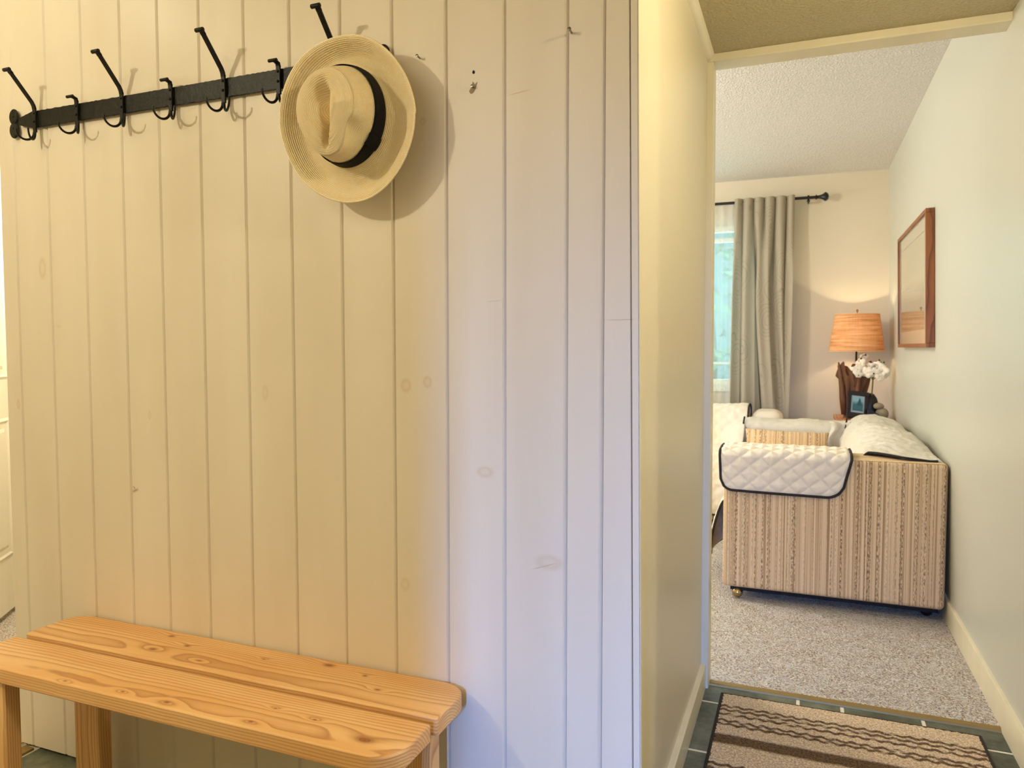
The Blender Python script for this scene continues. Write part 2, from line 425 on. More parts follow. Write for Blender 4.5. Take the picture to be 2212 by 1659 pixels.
# planked wall: 17 boards with a routed channel and an open slit at every joint, one mesh
joints = [-2.112, -1.975, -1.834, -1.690, -1.558, -1.420, -1.2795, -1.143, -1.0005, -.863, -.728, -.591, -.453, -.376, -.3115]
bm = B(); prof = []
XL, XR = -2.178, -.298
prof.append((XL, YW))
for j in joints:
    last = j == joints[-1]
    wch = .0035 if last else .0095
    prof += [(j-wch, YW), (j-.0020, YW+(.0048 if not last else .003)), (j-.0016, YW+.013), (j, YW+.013), (j+.0002, YW+.0004), (j+.0008, YW)]
prof.append((XR, YW)); prof += [(XR, YW+.018), (XL, YW+.018)]
prism(bm, prof, 2, 0.012, 2.45)
# leaning right edge
for v in bm.verts:
    if v.co.x > -.32: v.co.x -= .012*(v.co.z-.6)
o = ob('wall_left', bm, M_wallp); tag(o, kind='structure')
# dark-coloured strip standing in for the shadow in the gap under the boards
bm = B(); box(bm, XL, -.33, YW+.0175, YW+.018, 0, .012); tag(ob('shadow_strip', bm, M_dark), kind='structure')
bm = B(); box(bm, XL, -.4305, YW+.0185, YW+.12, 0, 2.45); tag(ob('wall_left_core', bm, M_hall), kind='structure')

# hall left wall (continues from the plank wall to the living room)
def leanbox(x0, x1, y0, y1, z0, z1, k, zr=.6):
    bm = B(); box(bm, x0, x1, y0, y1, z0, z1)
    for v in bm.verts: v.co.x -= k*(v.co.z-zr)
    return bm
tag(ob('wall_hall', leanbox(-.43, -.313, YW+.0185, 2.68, 0, 2.19, .002), M_hall), kind='structure')
# a thin skin hides the board ends at the corner
bm = leanbox(-.2975, -.2955, YW+.001, YW+.018, 0, 2.45, .012); tag(ob('trim_6', bm, M_hall), kind='structure')
tag(ob('wall_near', (lambda b: (box(b, -4.2, -.4405, 2.58, 2.678, 0, 2.50), b)[1])(B()), M_room), kind='structure')
# jamb board of the opening
bm = leanbox(-.33, -.289, 2.60, 2.675, 0, 2.165, .004); tag(ob('trim_1', bm, M_trim, bev=.002), kind='structure')
# header over the opening
bm = B(); prism(bm, [(2.600, 2.192), (2.600, 2.168), (2.603, 2.165), (2.678, 2.162), (2.678, 2.50), (2.62, 2.50), (2.62, 2.192)], 0, -.44, .62)
tag(ob('trim_2', bm, M_trim, bev=.0015), kind='structure')
# moulding between hall wall and hall ceiling
bm = B(); prism(bm, [(-.330, 2.192), (-.294, 2.192), (-.296, 2.182), (-.303, 2.174), (-.312, 2.168), (-.330, 2.164)], 1, YW+.02, 2.600)
tag(ob('trim_3', bm, M_trim, smooth=True), kind='structure')
# right wall, slightly out of plumb
bm = B(); box(bm, .615, .74, 1.3, 6.0, 0, 2.5)
for v in bm.verts: v.co.x -= .0255*v.co.z
tag(ob('wall_right', bm, M_roomR), kind='structure')
# far wall with the window opening
WX0, WX1, WZ0, WZ1 = -1.95, -.34, .90, 2.15
bm = B(); FY = 5.92
box(bm, -4.2, WX0, FY, FY+.14, 0, 2.5); box(bm, WX1, .75, FY, FY+.14, 0, 2.5)
box(bm, WX0, WX1, FY, FY+.14, 0, WZ0); box(bm, WX0, WX1, FY, FY+.14, WZ1, 2.5)
tag(ob('wall_back', bm, M_room), kind='structure')
bm = B(); box(bm, -4.3, -4.2, 1.4, 6.06, 0, 2.5); tag(ob('wall_far_left', bm, M_room), kind='structure')
# entry walls behind and beside the camera
bm = B(); box(bm, -3.6, .05, -2.7, -2.6, 0, 2.45); box(bm, .30, 2.6, -2.7, -2.6, 0, 2.45); box(bm, .05, .30, -2.7, -2.6, 2.0, 2.45); box(bm, .05, .30, -2.7, -2.6, 0, .55)
tag(ob('wall_front', bm, M_hall), kind='structure')
bm = B(); box(bm, -3.7, -3.6, -2.7, 1.4, 0, 2.45); tag(ob('wall_entry_left', bm, M_hall), kind='structure')
bm = B(); box(bm, 2.6, 2.7, -2.7, 1.4, 0, 2.45); box(bm, .62, 2.7, 1.302, 1.42, 0, 2.45)
tag(ob('wall_entry_right', bm, M_hall), kind='structure')
bm = B(); box(bm, -1.6, -.24, -.86, -.76, 0, 2.45); tag(ob('daylight_blocker', bm, M_hall), kind='structure')  # unseen blocker added to cut off the entrance daylight on its left
bm = B(); box(bm, -3.7, -3.58, 1.4, 2.66, 0, 2.45); tag(ob('wall_corridor', bm, M_room), kind='structure')
# ceilings
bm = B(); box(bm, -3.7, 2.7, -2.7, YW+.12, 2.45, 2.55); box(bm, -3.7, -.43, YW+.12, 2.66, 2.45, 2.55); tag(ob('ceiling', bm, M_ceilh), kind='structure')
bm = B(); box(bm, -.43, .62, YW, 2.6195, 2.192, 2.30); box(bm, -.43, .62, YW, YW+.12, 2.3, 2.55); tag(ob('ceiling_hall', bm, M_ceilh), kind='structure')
bm = B(); box(bm, -4.2, .62, 2.62, 6.06, 2.475, 2.58); tag(ob('ceiling_room', bm, M_ceil), kind='structure')
# floors
bm = B(); box(bm, -4.3, 2.7, -2.7, 6.2, -.12, -.0015); tag(ob('floor', bm, M_grout), kind='structure')
def tiles(bm, xs, ys, g=.011):
    for x0, x1 in zip(xs, xs[1:]):
        for y0, y1 in zip(ys, ys[1:]): box(bm, x0+g/2, x1-g/2, y0+g/2, y1-g/2, -.0065, 0)
bm = B()
tiles(bm, [-.31, .008, .145, .383, .62], [2.508, 2.65])
tiles(bm, [-.31, -.0, .31, .62], [1.88, 2.184, 2.508]); tiles(bm, [-.31, -.0, .31, .62], [1.50, 1.88])
tiles(bm, [-2.112+.305*i for i in range(15)], [1.50-.305*i for i in range(13, -1, -1)])
for f in bm.faces: pass
tag(ob('floor_tile', bm, M_slate, bev=.0015, bseg=1), kind='structure')
bm = B(); box(bm, -4.2, .62, 2.655, 6.0, -.02, .006); box(bm, -3.6, -2.15, -2.6, 2.66, -.02, .006); box(bm, -2.15, -.43, 1.6, 2.66, -.02, .006)
tag(ob('floor_carpet', bm, M_carpet), kind='structure')
bm = B(); prism(bm, [(2.632, 0), (2.634, .005), (2.640, .008), (2.658, .009), (2.664, .004), (2.664, 0)], 0, -.288, .612); box(bm, -2.15, -2.113, -2.6, 1.458, -.002, .006)
tag(ob('trim_4', bm, M_brass_strip), kind='structure')
# baseboards
def baseprof(s, x): return [(x, 0), (x+s*.022, 0), (x+s*.022, .084), (x+s*.019, .087), (x, .088)]
bm = B(); prism(bm, baseprof(1, -.317), 1, YW+.02, 2.60)
tag(ob('baseboard_left', bm, M_base, bev=.001), kind='structure')
bm = B(); prism(bm, [(.62, 0), (.600, 0), (.598, .100), (.601, .106), (.62, .108)], 1, 1.3, 2.640); prism(bm, [(.62, 0), (.602, 0), (.600, .100), (.603, .106), (.62, .108)], 1, 2.6405, 5.92)
tag(ob('baseboard_right', bm, M_base, bev=.001), kind='structure')
bm = B(); box(bm, -4.2, .60, 5.905, 5.92, 0, .1); tag(ob('baseboard_back', bm, M_base), kind='structure')
# window
wn = empty('window_1', (-1.145, 5.95, WZ0), None, None); tag(wn, kind='structure')
bm = B()
for (a, b, c_, d_) in ((WX0, WX1, WZ0, WZ0+.05), (WX0, WX1, WZ1-.05, WZ1), (WX0, WX0+.05, WZ0, WZ1), (WX1-.05, WX1, WZ0, WZ1), (-1.17, -1.12, WZ0, WZ1)):
    box(bm, a, b, 5.965, 6.02, c_, d_)
box(bm, WX0, WX1, 5.96, 6.0, WZ0+.17, WZ0+.185); box(bm, WX0, WX1, 5.96, 6.0, WZ1-.13, WZ1-.10)
ob('window_frame', bm, M_white, wn)
bm = B(); box(bm, WX0-.06, WX1+.05, 5.895, 5.965, WZ0-.04, WZ0-.005); ob('window_sill', bm, M_white, wn, bev=.003)
bm = B(); box(bm, WX0+.02, WX1-.02, 5.99, 5.995, WZ0+.02, WZ1-.02); ob('window_pane', bm, M_glass, wn)
# open white panel door left of the planked wall
dr = bpy.data.objects.new('door_1', None); C.objects.link(dr); dr.location = (-3.20, 2.02, .03)
dd = Vector((-.09, .125, 0)).normalized(); dr.rotation_euler[2] = math.atan2(dd.y, dd.x); tag(dr, kind='structure')
bm = B(); box(bm, -.48, .30, -.035, 0, 0, 2.03)
ob('door_slab', bm, M_white, dr, bev=.002, keep=True)
for i, (u0, u1) in enumerate(((-.39, -.13), (-.04, .20))):
    for z0, z1 in ((.24, .86), (1.03, 1.60), (1.68, 1.93)):
        for ysd in (-.035, 0):
            s = -1 if ysd < 0 else 1
            bm = B()
            P = [((u0, z0), (u1, z1), 0.0), ((u0+.012, z0+.012), (u1-.012, z1-.012), .006*s), ((u0+.022, z0+.022), (u1-.022, z1-.022), .001*s), ((u0+.045, z0+.045), (u1-.045, z1-.045), .001*s), ((u0+.06, z0+.06), (u1-.06, z1-.06), .006*s)]
            rr = []
            for (a, b, h) in P: rr.append([bm.verts.new(q) for q in ((a[0], ysd+h, a[1]), (b[0], ysd+h, a[1]), (b[0], ysd+h, b[1]), (a[0], ysd+h, b[1]))])
            for a, b in zip(rr, rr[1:]):
                for k in range(4): bm.faces.new((a[k], a[(k+1) % 4], b[(k+1) % 4], b[k]))
            bm.faces.new(rr[-1])
            ob('door_panel', bm, M_white, dr, keep=True)

# ------------------------------------------------------------------ bench
def rboard(x0, x1, y0, y1, z0, z1, front_round, rad=.055):
    """plan outline of a seat board with its outer corners rounded off."""
    pts = []
    def arc(cx, cy, a0, a1, n=9):
        for i in range(n+1):
            a = R(a0+(a1-a0)*i/n); pts.append((cx+rad*math.cos(a)*1.15, cy+rad*math.sin(a)))
    if front_round:
        arc(x0+rad*1.15, y0+rad, 180, 270); arc(x1-rad*1.15, y0+rad, 270, 360); pts.append((x1, y1)); pts.append((x0, y1))
    else:
        pts.append((x0, y0)); pts.append((x1, y0)); arc(x1-rad*1.15, y1-rad, 0, 90); arc(x0+rad*1.15, y1-rad, 90, 180)
    bm = B(); prism(bm, pts, 2, z0, z1); return bm
bench = empty('bench', (-1.29, 1.29, 0), 'low wooden bench of two knotty fir planks standing against the cream plank wall', 'bench')
# boards keep world coordinates for the grain: parent offset is compensated in the mesh
def seatboard(bm, mat):
    o = ob('seat_board', bm, mat, None, bev=.005, bseg=3)
    o.parent = bench; o.matrix_parent_inverse = Matrix.Translation(-Vector(bench.location)); return o
seatboard(rboard(-1.905, -.680, 1.130, 1.277, .406, .445, True), M_board[0])
seatboard(rboard(-1.900, -.676, 1.299, 1.455, .406, .445, False), M_board[1])
for (x0, x1, y0, y1) in ((-1.855, -1.766, 1.150, 1.190), (-1.795, -1.706, 1.350, 1.390), (-.795, -.706, 1.165, 1.205), (-.808, -.720, 1.352, 1.392)):
    bm = B(); box(bm, x0, x1, y0, y1, 0, .406)
    o = ob('leg', bm, M_legw, None, bev=.004, bseg=2); o.parent = bench; o.matrix_parent_inverse = Matrix.Translation(-Vector(bench.location))

# ------------------------------------------------------------------ coat rack
rack = empty('coat_rack', (-1.5, 1.455, 1.84), 'black wrought iron coat rack bar with seven hooks screwed to the plank wall', 'coat rack')
def rx_(x): return Vector((x, 1.449, 1.8385))
bm = B()
nseg = 150; top = []; bot = []
xa, xb = -2.075, -.915
for i in range(nseg+1):
    xx = xa+(xb-xa)*i/nseg
    e = min(xx-xa, xb-xx); hw = .010+min(1, e/.055)*.0135
    wv = .0011*abs(math.sin(xx*150+2*math.sin(xx*31)))
    top.append((xx, 1.8385+hw-wv*.6)); bot.append((xx, 1.8385-hw+wv))
prism(bm, top+bot[::-1], 1, 1.4465, 1.4535)
for v in bm.verts:        # hammered lower and upper edges
    if v.co.y < 1.45 and abs(v.co.z-1.8385) > .018: v.co.y += .0022*abs(math.sin(v.co.x*150+2*math.sin(v.co.x*31)))
ob('bar', bm, M_iron, rack, bev=.0012, bseg=1)
for s, xc in ((-1, -2.098), (1, -.884)):
    bm = B()
    for dz in (.0185, -.0185): lathe(bm, [(0, 0), (.0195, 0), (.0215, .002), (.0215, .004), (.019, .0062), (0, .0068)], (xc, 1.4535, 1.8365+dz), (0, -1, 0), 28, .82, 1.05)
    e = ob('end_plate', bm, M_iron, rack, smooth=True)
    for dz in (.017, -.015):
        bm = B(); lathe(bm, [(0, 0), (.0028, 0), (.0026, .001), (0, .0018)], (xc, 1.4468, 1.838+dz), (0, -1, 0), 10); ob('screw', bm, M_iron, e, smooth=True)
def prong(x, dx, dy):
    pts = []
    for i in range(15):
        t = i/14
        a = PI*1.02*t
        out = (1-math.cos(a))/2; dip = math.sin(a)
        pts.append((x+dx*out+(.002 if dx > 0 else -.002), 1.4415-dy*out, 1.800-.024*dip-.002*t))
    bm = B(); tube(bm, pts, [.0036-.0012*(i/14) for i in range(15)], 8); return bm
def hook(x, long):
    h = bpy.data.objects.new('hook', None); C.objects.link(h); h.parent = rack; h.location = Vector((x, 1.445, 1.84))-Vector(rack.location); h.empty_display_size = .02
    bm = B(); strap(bm, [(x, 1.4435, 1.800), (x, 1.4425, 1.84), (x, 1.4430, 1.868)], .0125, .005)
    ob('strap', bm, M_iron, h, bev=.001, bseg=1)
    for dz in (-.010, .013):
        bm = B(); lathe(bm, [(.0036, 0), (.0034, .0018), (.0018, .0032), (0, .0034)], (x, 1.4402, 1.84+dz), (0, -1, 0), 8); ob('rivet', bm, M_iron, h, smooth=True)
    bm = B()
    if long:
        strap(bm, [(x, 1.443, 1.862), (x, 1.441, 1.872), (x, 1.436, 1.881), (x, 1.378, 1.944)], .0125, .0055)
        strap(bm, [(x, 1.382, 1.940), (x, 1.375, 1.947), (x, 1.369, 1.949)], .0125, .007)
        tube(bm, [(x-.0135, 1.370, 1.9475), (x+.0105, 1.370, 1.9475)], .0052, 8)
    else:
        strap(bm, [(x, 1.443, 1.862), (x, 1.441, 1.872), (x, 1.432, 1.874), (x, 1.426, 1.873)], .0125, .005)
        tube(bm, [(x-.0145, 1.4255, 1.8735), (x+.0105, 1.4255, 1.8735)], .0042, 8)
    ob('arm', bm, M_iron, h, bev=.001, bseg=1)
    ob('prong', prong(x, -.006, .047), M_iron, h, smooth=True)
    ob('prong', prong(x, .026 if x < -1.95 else .044, .038 if x < -1.95 else .030), M_iron, h, smooth=True)
for i, x_ in enumerate((-2.003, -1.838, -1.672, -1.503, -1.332, -1.166, -1.003)): hook(x_, i % 2 == 0)

# ------------------------------------------------------------------ hat
HC = Vector((-.945, 1.398, 1.70))
hat = empty('hat', HC, 'woven straw fedora with a black band hanging on the right end of the coat rack', 'hat')
outl = sorted([(-158.4,.1562),(-131.3,.1637),(-107.8,.1715),(-89.2,.1786),(-68.5,.1852),(-45.3,.1795),(-19.4,.1762),(-3.7,.1758),(19.6,.1714),(44.4,.172),(72.2,.1779),(97.5,.1747),(121.0,.1763),(141.9,.1725),(165.1,.1643)])
def rout(th):
    d_ = math.degrees(th) % 360; k = int(d_); q = d_-k; return RT[k % 360]*(1-q)+RT[(k+1) % 360]*q
def rraw(d_):
    d_ = (d_+180) % 360-180
    L = [(outl[-1][0]-360, outl[-1][1])]+outl+[(outl[0][0]+360, outl[0][1])]
    for (a, ra), (b, rb) in zip(L, L[1:]):
        if a <= d_ <= b:
            t = (d_-a)/(b-a); t = t*t*(3-2*t)*.5+t*.5; return ra+(rb-ra)*t
RT = [sum(rraw(k+q)*math.exp(-(q/13)**2) for q in range(-30, 31))/sum(math.exp(-(q/13)**2) for q in range(-30, 31)) for k in range(360)]
def hw(u, v, w): return HC+Vector((u, -w, v))
def rbase(th):
    c, s = math.cos(th), math.sin(th)
    return (1-.11*math.exp(-((math.degrees(math.atan2(s, c))+142)/34)**2))/math.sqrt((c/.097)**2+(s/(.108 if s > 0 else .106))**2)
def sm(a, b, t): t = max(0, min(1, (t-a)/(b-a))); return t*t*(3-2*t)
def brim(th, t):
    rb, ro = rbase(th), rout(th)
    r = rb+(ro-rb)*t
    c, s = math.cos(th), math.sin(th)
    curl = .010+.016*max(0, -c)**1.5+.012*max(0, s)**2-.004*max(0, -s)
    lift = -.010*math.sin(PI*min(1, t*1.15))+curl*sm(.45, 1, t)
    pl_ = .007*math.exp(-((math.degrees(th)+75)/22)**2)*sm(.3, .9, t)+.005*math.exp(-((math.degrees(th)+15)/25)**2)*sm(.3, .9, t)
    return r*c, r*s, lift-pl_
bm = B()
def ff(u, t):
    th = u*2*PI; a, b, c_ = brim(th, t); k = .985 if True else 1; return hw(a, b+.006*(1-t), c_)
grid(bm, 144, 26, ff, True, uv=lambda u, t: (u*.85, t*.080))
# folded, thicker outer rim row
ob_b = ob('brim', bm, M_straw, hat, smooth=True)
so = ob_b.modifiers.new('thick', 'SOLIDIFY'); so.thickness = .0028; so.offset = 0
bm = B()
def rim(u, t):
    th = u*2*PI; a, b, c_ = brim(th, .985); n = 2*PI*t
    return hw(a+math.cos(th)*.0028*math.cos(n), b+math.sin(th)*.0028*math.cos(n), c_+.0022*math.sin(n))
grid(bm, 144, 9, rim, True, uv=lambda u, t: (u*1.05, t*.0066))
ob('brim_edge', bm, M_straw, hat, smooth=True)
CH = .106
def crown(th, s):
    """s 0..1 up the side, 1..2 across the top to the centre."""
    c, sn = math.cos(th), math.sin(th); rb = rbase(th)
    front = max(0, -sn)
    # plan of the crown top: narrow pinched front (down), round back (up)
    rt = 1/math.sqrt((c/(.074 if c < 0 else .066))**2+(sn/(.076 if sn > 0 else .101))**2)
    rt *= 1-(.12 if c > 0 else .03)*math.exp(-((abs(math.degrees(math.atan2(c, -sn)))-42)/20)**2)
    if s <= 1:
        bl = .32*sm(0, .5, s)+.68*sm(.25, 1.0, s)**1.2
        r = rb+(rt-rb)*bl
        w_ = CH*(1-(1-s)**1.0)*.97 if s < .0 else CH*(s**.92)
        # side dents near the front
        for sd in (-1, 1):
            dth = (math.degrees(math.atan2(c*sd, -sn))-48)/17
            r -= (.014 if sd > 0 else .006)*math.exp(-dth*dth)*math.exp(-((s-.72)/.27)**2)
        w_ -= .012*front**2*s
        # rounded shoulder
        w_ -= .010*sm(.8, 1, s)
    else:
        k = 2-s; r = rt*(k**.9); w_ = CH-.010-.012*front**2*1*k+.006*math.sin(PI*min(1, (1-k)*1.6))*1.0
    U, V = r*c, r*sn+.006*(1-0)
    if s > .75:
        cu = (U+.004)/((.0075+.018*sm(-.05, .055, V)) if U < -.004 else (.006+.004*sm(-.05, .055, V)))
        ends = sm(-.092, -.05, V)*(1-sm(.035, .072, V))
        d_ = .036*math.exp(-(abs(cu)**1.7)*.9)*ends*sm(.8, 1.15, s)
        w_ -= d_
        # front chevron folds
        w_ += .0022*math.sin((V-abs(U)*.9)*520)*math.exp(-((V+.062)/.016)**2)*math.exp(-(U/.022)**2)
    U += .012*min(1, w_/CH)
    return U, V, w_
def fc(u, t):
    a, b, c_ = crown(u*2*PI, t*2*.9995); return hw(a, b, c_)
def fuv(u, t):
    s = t*2
    if s <= 1: return (u*.62, .5+s*.11)
    k = 2-s; return (u*(.62*max(k, .25)), .61+(s-1)*.075)
bm = B(); grid(bm, 168, 90, fc, True, uv=fuv)
o = ob('crown', bm, M_straw, hat, smooth=True, angle=180)
so = o.modifiers.new('thick', 'SOLIDIFY'); so.thickness = .002; so.offset = -1
bm = B()
def fb(u, t):
    th = u*2*PI; s = .015+.31*t; a, b, c_ = crown(th, s); q = 1.022
    return hw(a*q, (b-.006)*q+.006, c_)
grid(bm, 144, 7, fb, True, uv=lambda u, t: (u*.6, t*.035))
o = ob('hat_band', bm, M_band, hat, smooth=True, angle=180); so = o.modifiers.new('thick', 'SOLIDIFY'); so.thickness = .0012; so.offset = 1
# ribbon knot tab on the band
bm = B()
def kn(u, t):
    th = R(-32)-u*R(16); a, b, c_ = crown(th, .02+.33*t); q = 1.04+.015*math.sin(PI*u)
    return hw(a*q, (b-.006)*q+.006, c_)
grid(bm, 12, 7, kn, False, uv=lambda u, t: (u*.05, t*.035)); OPEN.append(bm)
o = ob('band_bow', bm, M_band, hat, smooth=True, angle=180); so = o.modifiers.new('thick', 'SOLIDIFY'); so.thickness = .0025; so.offset = 0

# ------------------------------------------------------------------ screws and nails left in the planks
def screw(name, x, z, label, r=.0035, out=.012, dirx=0, mat=None, patch=False):
    e = empty(name, (x, YW, z), label, 'screw' if name == 'screw' else 'nail')
    bm = B(); tube(bm, [(x, YW+.004, z), (x+dirx, YW-out, z+.0015)], r*.5, 8); ob('shank', bm, mat or M_screw, e, smooth=True)
    bm = B(); lathe(bm, [(r*.5, 0), (r, .0012), (r*.9, .0026), (0, .003)], (x+dirx, YW-out, z+.0015), (0, -1, .1), 12); ob('head', bm, mat or M_screw, e, smooth=True)
    if patch:
        bm = B(); prism(bm, [(x-.006, z-.012), (x+.000, z-.011), (x+.006, z-.002), (x+.010, z+.012), (x+.004, z+.007), (x-.001, z+.014), (x-.004, z+.003), (x-.010, z-.006)], 1, YW-.0004, YW+.001)
        ob('bare_patch', bm, M_putty, e)
screw('screw', -.796, 1.837, 'small steel screw sticking out of the plank just right of the hat', .0036, .012)
screw('screw', -.667, 1.757, 'screw in a torn patch of bare paint right of the hat', .0034, .006, patch=True)
screw('screw', -.447, 1.838, 'shiny screw high on the plank wall near the hall corner', .0042, .016)
screw('nail', -.933, 1.546, 'black nail tip showing at the lower edge of the hat', .0032, .014, mat=M_iron)
bm = B(); lathe(bm, [(0, 0), (.003, 0), (.003, .0006), (0, .0006)], (-.666, YW-.0001, 1.790), (0, -1, 0), 10, 1, 1.3)
tag(ob('screw_hole', bm, M_dark, origin=(-.666, YW, 1.79)), 'small dark screw hole in the plank above the torn paint patch', 'hole')

# ------------------------------------------------------------------ doormat
mt = empty('doormat', (.147, 2.2, 0), 'brown and tan striped pile doormat lying on the slate tiles of the hall', 'doormat')
MX0, MX1, MY0, MY1 = -.240, .534, 1.86, 2.572
bm = B(); grid(bm, 260, 240, lambda u, t: Vector((MX0+.010+(MX1-MX0-.020)*u, MY0+.008+(MY1-MY0-.016)*t,
    .0125+.0014*pnoise(u*300, t*260)+.0016*pnoise(u*60, t*60, 4)-.002*max(0, 1-min(u, 1-u, t, 1-t)/.012))))
OPEN.append(bm)
o = ob('pile', bm, M_mat, None, smooth=True); o.parent = mt; o.matrix_parent_inverse = Matrix.Translation(-Vector(mt.location))
bm = B(); box(bm, MX0, MX1, MY0, MY1, 0, .0105); ob('backing', bm, M_matb, mt, bev=.003)

# ------------------------------------------------------------------ sofas
def addbox_uv(bm):
    L = bm.loops.layers.uv.verify(); bm.normal_update()
    for f in bm.faces:
        n = f.normal
        for lp in f.loops:
            p = lp.vert.co
            if abs(n.y) > .6: lp[L].uv = (p.x, p.z)
            elif abs(n.x) > .6: lp[L].uv = (p.y, p.z)
            else: lp[L].uv = (p.y, p.x)
def ubox(bm, *a): box(bm, *a)
sofa = empty('sofa', (.14, 4.45, 0), 'boxy sofa in tan vertical striped upholstery standing along the right wall', 'sofa')
def upart(name, dims, par, bev=.022, mat=None):
    bm = B(); box(bm, *dims); addbox_uv(bm)
    return ob(name, bm, mat or M_stripe, par, bev=bev, bseg=4)
upart('armrest', (-.335, .590, 3.560, 3.800, .068, .705), sofa)
upart('armrest', (-.335, .580, 5.100, 5.340, .068, .700), sofa)
upart('backrest', (.36, .582, 3.815, 5.095, .09, .69), sofa, .04)
upart('seat_base', (-.325, .37, 3.798, 5.102, .068, .30), sofa)
for y0, y1 in ((3.806, 4.448), (4.454, 5.094)): upart('seat_cushion', (-.34, .36, y0, y1, .302, .44), sofa, .03)
bm = B(); box(bm, -.30, .57, 3.60, 5.30, .045, .068); ob('underframe', bm, M_under, sofa)
for i, (cx, cy) in enumerate(((-.268, 3.612), (.535, 3.665), (-.268, 5.29), (.535, 5.26))):
    bm = B(); mat = M_gold if cx < 0 else M_black
    lathe(bm, [(.0001, -.026), (.012, -.0235), (.020, -.016), (.0255, -.004), (.0255, .004), (.020, .016), (.012, .0235), (.0001, .026)], (cx, cy, .0325), (0, 0, 1), 24)
    tube(bm, [(cx, cy, .05), (cx, cy, .075)], .007, 8)
    o = ob('caster', bm, mat, sofa, smooth=True)
    if cx < 0: o['label'] = 'brass ball caster'
    else: o['label'] = 'black caster'

def quilt(name, nu, nv, f, size, par, mat=M_quilt, amp=.007, du=.092, dv=.072, inside=None, wr=.003):
    """padded sheet: f(u,v)->point; size=(width,length) in metres for the diamonds."""
    bm = B(); W_, H_ = size
    base = [[f(i/(nu-1), j/(nv-1)) for i in range(nu)] for j in range(nv)]
    vs = []
    for j in range(nv):
        row = []
        for i in range(nu):
            p = base[j][i]
            a = base[j][min(i+1, nu-1)]-base[j][max(i-1, 0)]; b = base[min(j+1, nv-1)][i]-base[max(j-1, 0)][i]
            n = a.cross(b).normalized()
            x_, y_ = i/(nu-1)*W_, j/(nv-1)*H_
            q1 = abs(math.sin(PI*(x_/du+y_/dv))); q2 = abs(math.sin(PI*(x_/du-y_/dv)))
            e = min(x_, W_-x_, y_, H_-y_); ed = min(1, e/.02)
            h = amp*(min(q1, q2)**.6)*ed + wr*pnoise(p.x*22, p.y*22, p.z*22)*ed+wr*.6*pnoise(p.x*60, p.y*60, p.z*60)*ed
            row.append(bm.verts.new(p+n*h))
        vs.append(row)
    for j in range(nv-1):
        for i in range(nu-1): bm.faces.new((vs[j][i], vs[j][i+1], vs[j+1][i+1], vs[j+1][i]))
    OPEN.append(bm)
    o = ob(name, bm, mat, par, smooth=True, angle=180)
    so = o.modifiers.new('thick', 'SOLIDIFY'); so.thickness = .006; so.offset = -1
    return o
def polyat(pts, t):
    ds = [0]
    for a, b in zip(pts, pts[1:]): ds.append(ds[-1]+math.dist(a, b))
    d_ = t*ds[-1]
    for k in range(len(pts)-1):
        if d_ <= ds[k+1] or k == len(pts)-2:
            q = (d_-ds[k])/(ds[k+1]-ds[k]); return tuple(a+(b-a)*q for a, b in zip(pts[k], pts[k+1]))
cov = empty('sofa_cover', (.0, 4.4, .44), 'cream quilted sofa cover with black binding draped over the striped sofa', 'sofa cover')
# near arm panel: from the hanging front edge, up the face, over the arm and down inside
armprof = [(3.553, .70)]+[(3.553+.030*(1-math.cos(R(a))), .690+.030*math.sin(R(a))) for a in (15, 30, 45, 60, 75, 90)]+[(3.66, .726), (3.75, .724), (3.79, .716), (3.812, .69), (3.815, .60), (3.81, .47)]
def armcov(u, v):
    # rounded lower corners: the hanging length shrinks near both sides
    xr = .213; xl = -.352
    hang0 = .535+(-.008)*u
    e = min(u/.10, (1-u)/.12, 1); hang = hang0+.050*(1-math.sqrt(max(0, 1-(1-e)**2)))
    pts = [(3.553, hang)]+armprof
    y_, z_ = polyat(pts, v)
    xx = xl+(xr-xl)*u
    dz = max(0, .70-z_) if y_ < 3.6 else 0
    xx += dz*(-.24*u+.05*(1-u))
    y_ -= .006*dz/.17*math.sin(u*5)+.004
    return Vector((xx, y_, z_))
quilt('arm_panel', 170, 120, armcov, (.565, .60), cov, amp=.014)
def binding(pts, par, r=.0062, name='binding'):
    bm = B(); tube(bm, pts, r, 8); ob(name, bm, M_bind, par, smooth=True)
bp = [armcov(0, v/30*.52)+Vector((0, -.003, 0)) for v in range(30, -1, -1)]+[armcov(u/40, 0)+Vector((0, -.003, 0)) for u in range(1, 41)]+[armcov(1, v/30*.52)+Vector((0, -.003, 0.002)) for v in range(1, 31)]
binding(bp, cov)
# back panel: puffed, sagging over the backrest
bprof = [(.235, .455), (.225, .56), (.245, .655), (.290, .725), (.35, .758), (.42, .762), (.50, .742), (.56, .715), (.578, .700)]
def smooth_prof(pts, n=2):
    for _ in range(n):
        q = [pts[0]]
        for a, b in zip(pts, pts[1:]): q += [(a[0]*.75+b[0]*.25, a[1]*.75+b[1]*.25), (a[0]*.25+b[0]*.75, a[1]*.25+b[1]*.75)]
        q.append(pts[-1]); pts = q
    return pts
bprof = smooth_prof(bprof)
def backcov(u, v):
    x_, z_ = polyat(bprof, 1-v)
    y_ = 3.60+(1.60)*u+.17*max(0, (.42-x_))/.2*(1-u)
    k = sm(0, .16, u)
    z_ = z_*(k)+(min(z_, .712+.014*math.sin((x_-.25)*9)))*(1-k)
    x_ = x_+(1-k)*.0
    z_ += (.012*math.sin(u*11+x_*9)+.022*sm(.12, .4, u)*(1-sm(.75, 1, u)))*sm(.2, .36, x_)*(1-sm(.52, .59, x_))
    x_ = min(x_, .580)
    return Vector((x_, y_, z_))
quilt('back_panel', 150, 90, backcov, (1.6, .60), cov, M_quilt2, amp=.0035, wr=.007)
bp = [backcov(0, v/40)+Vector((0, -.004, .000)) for v in range(2, 26)]
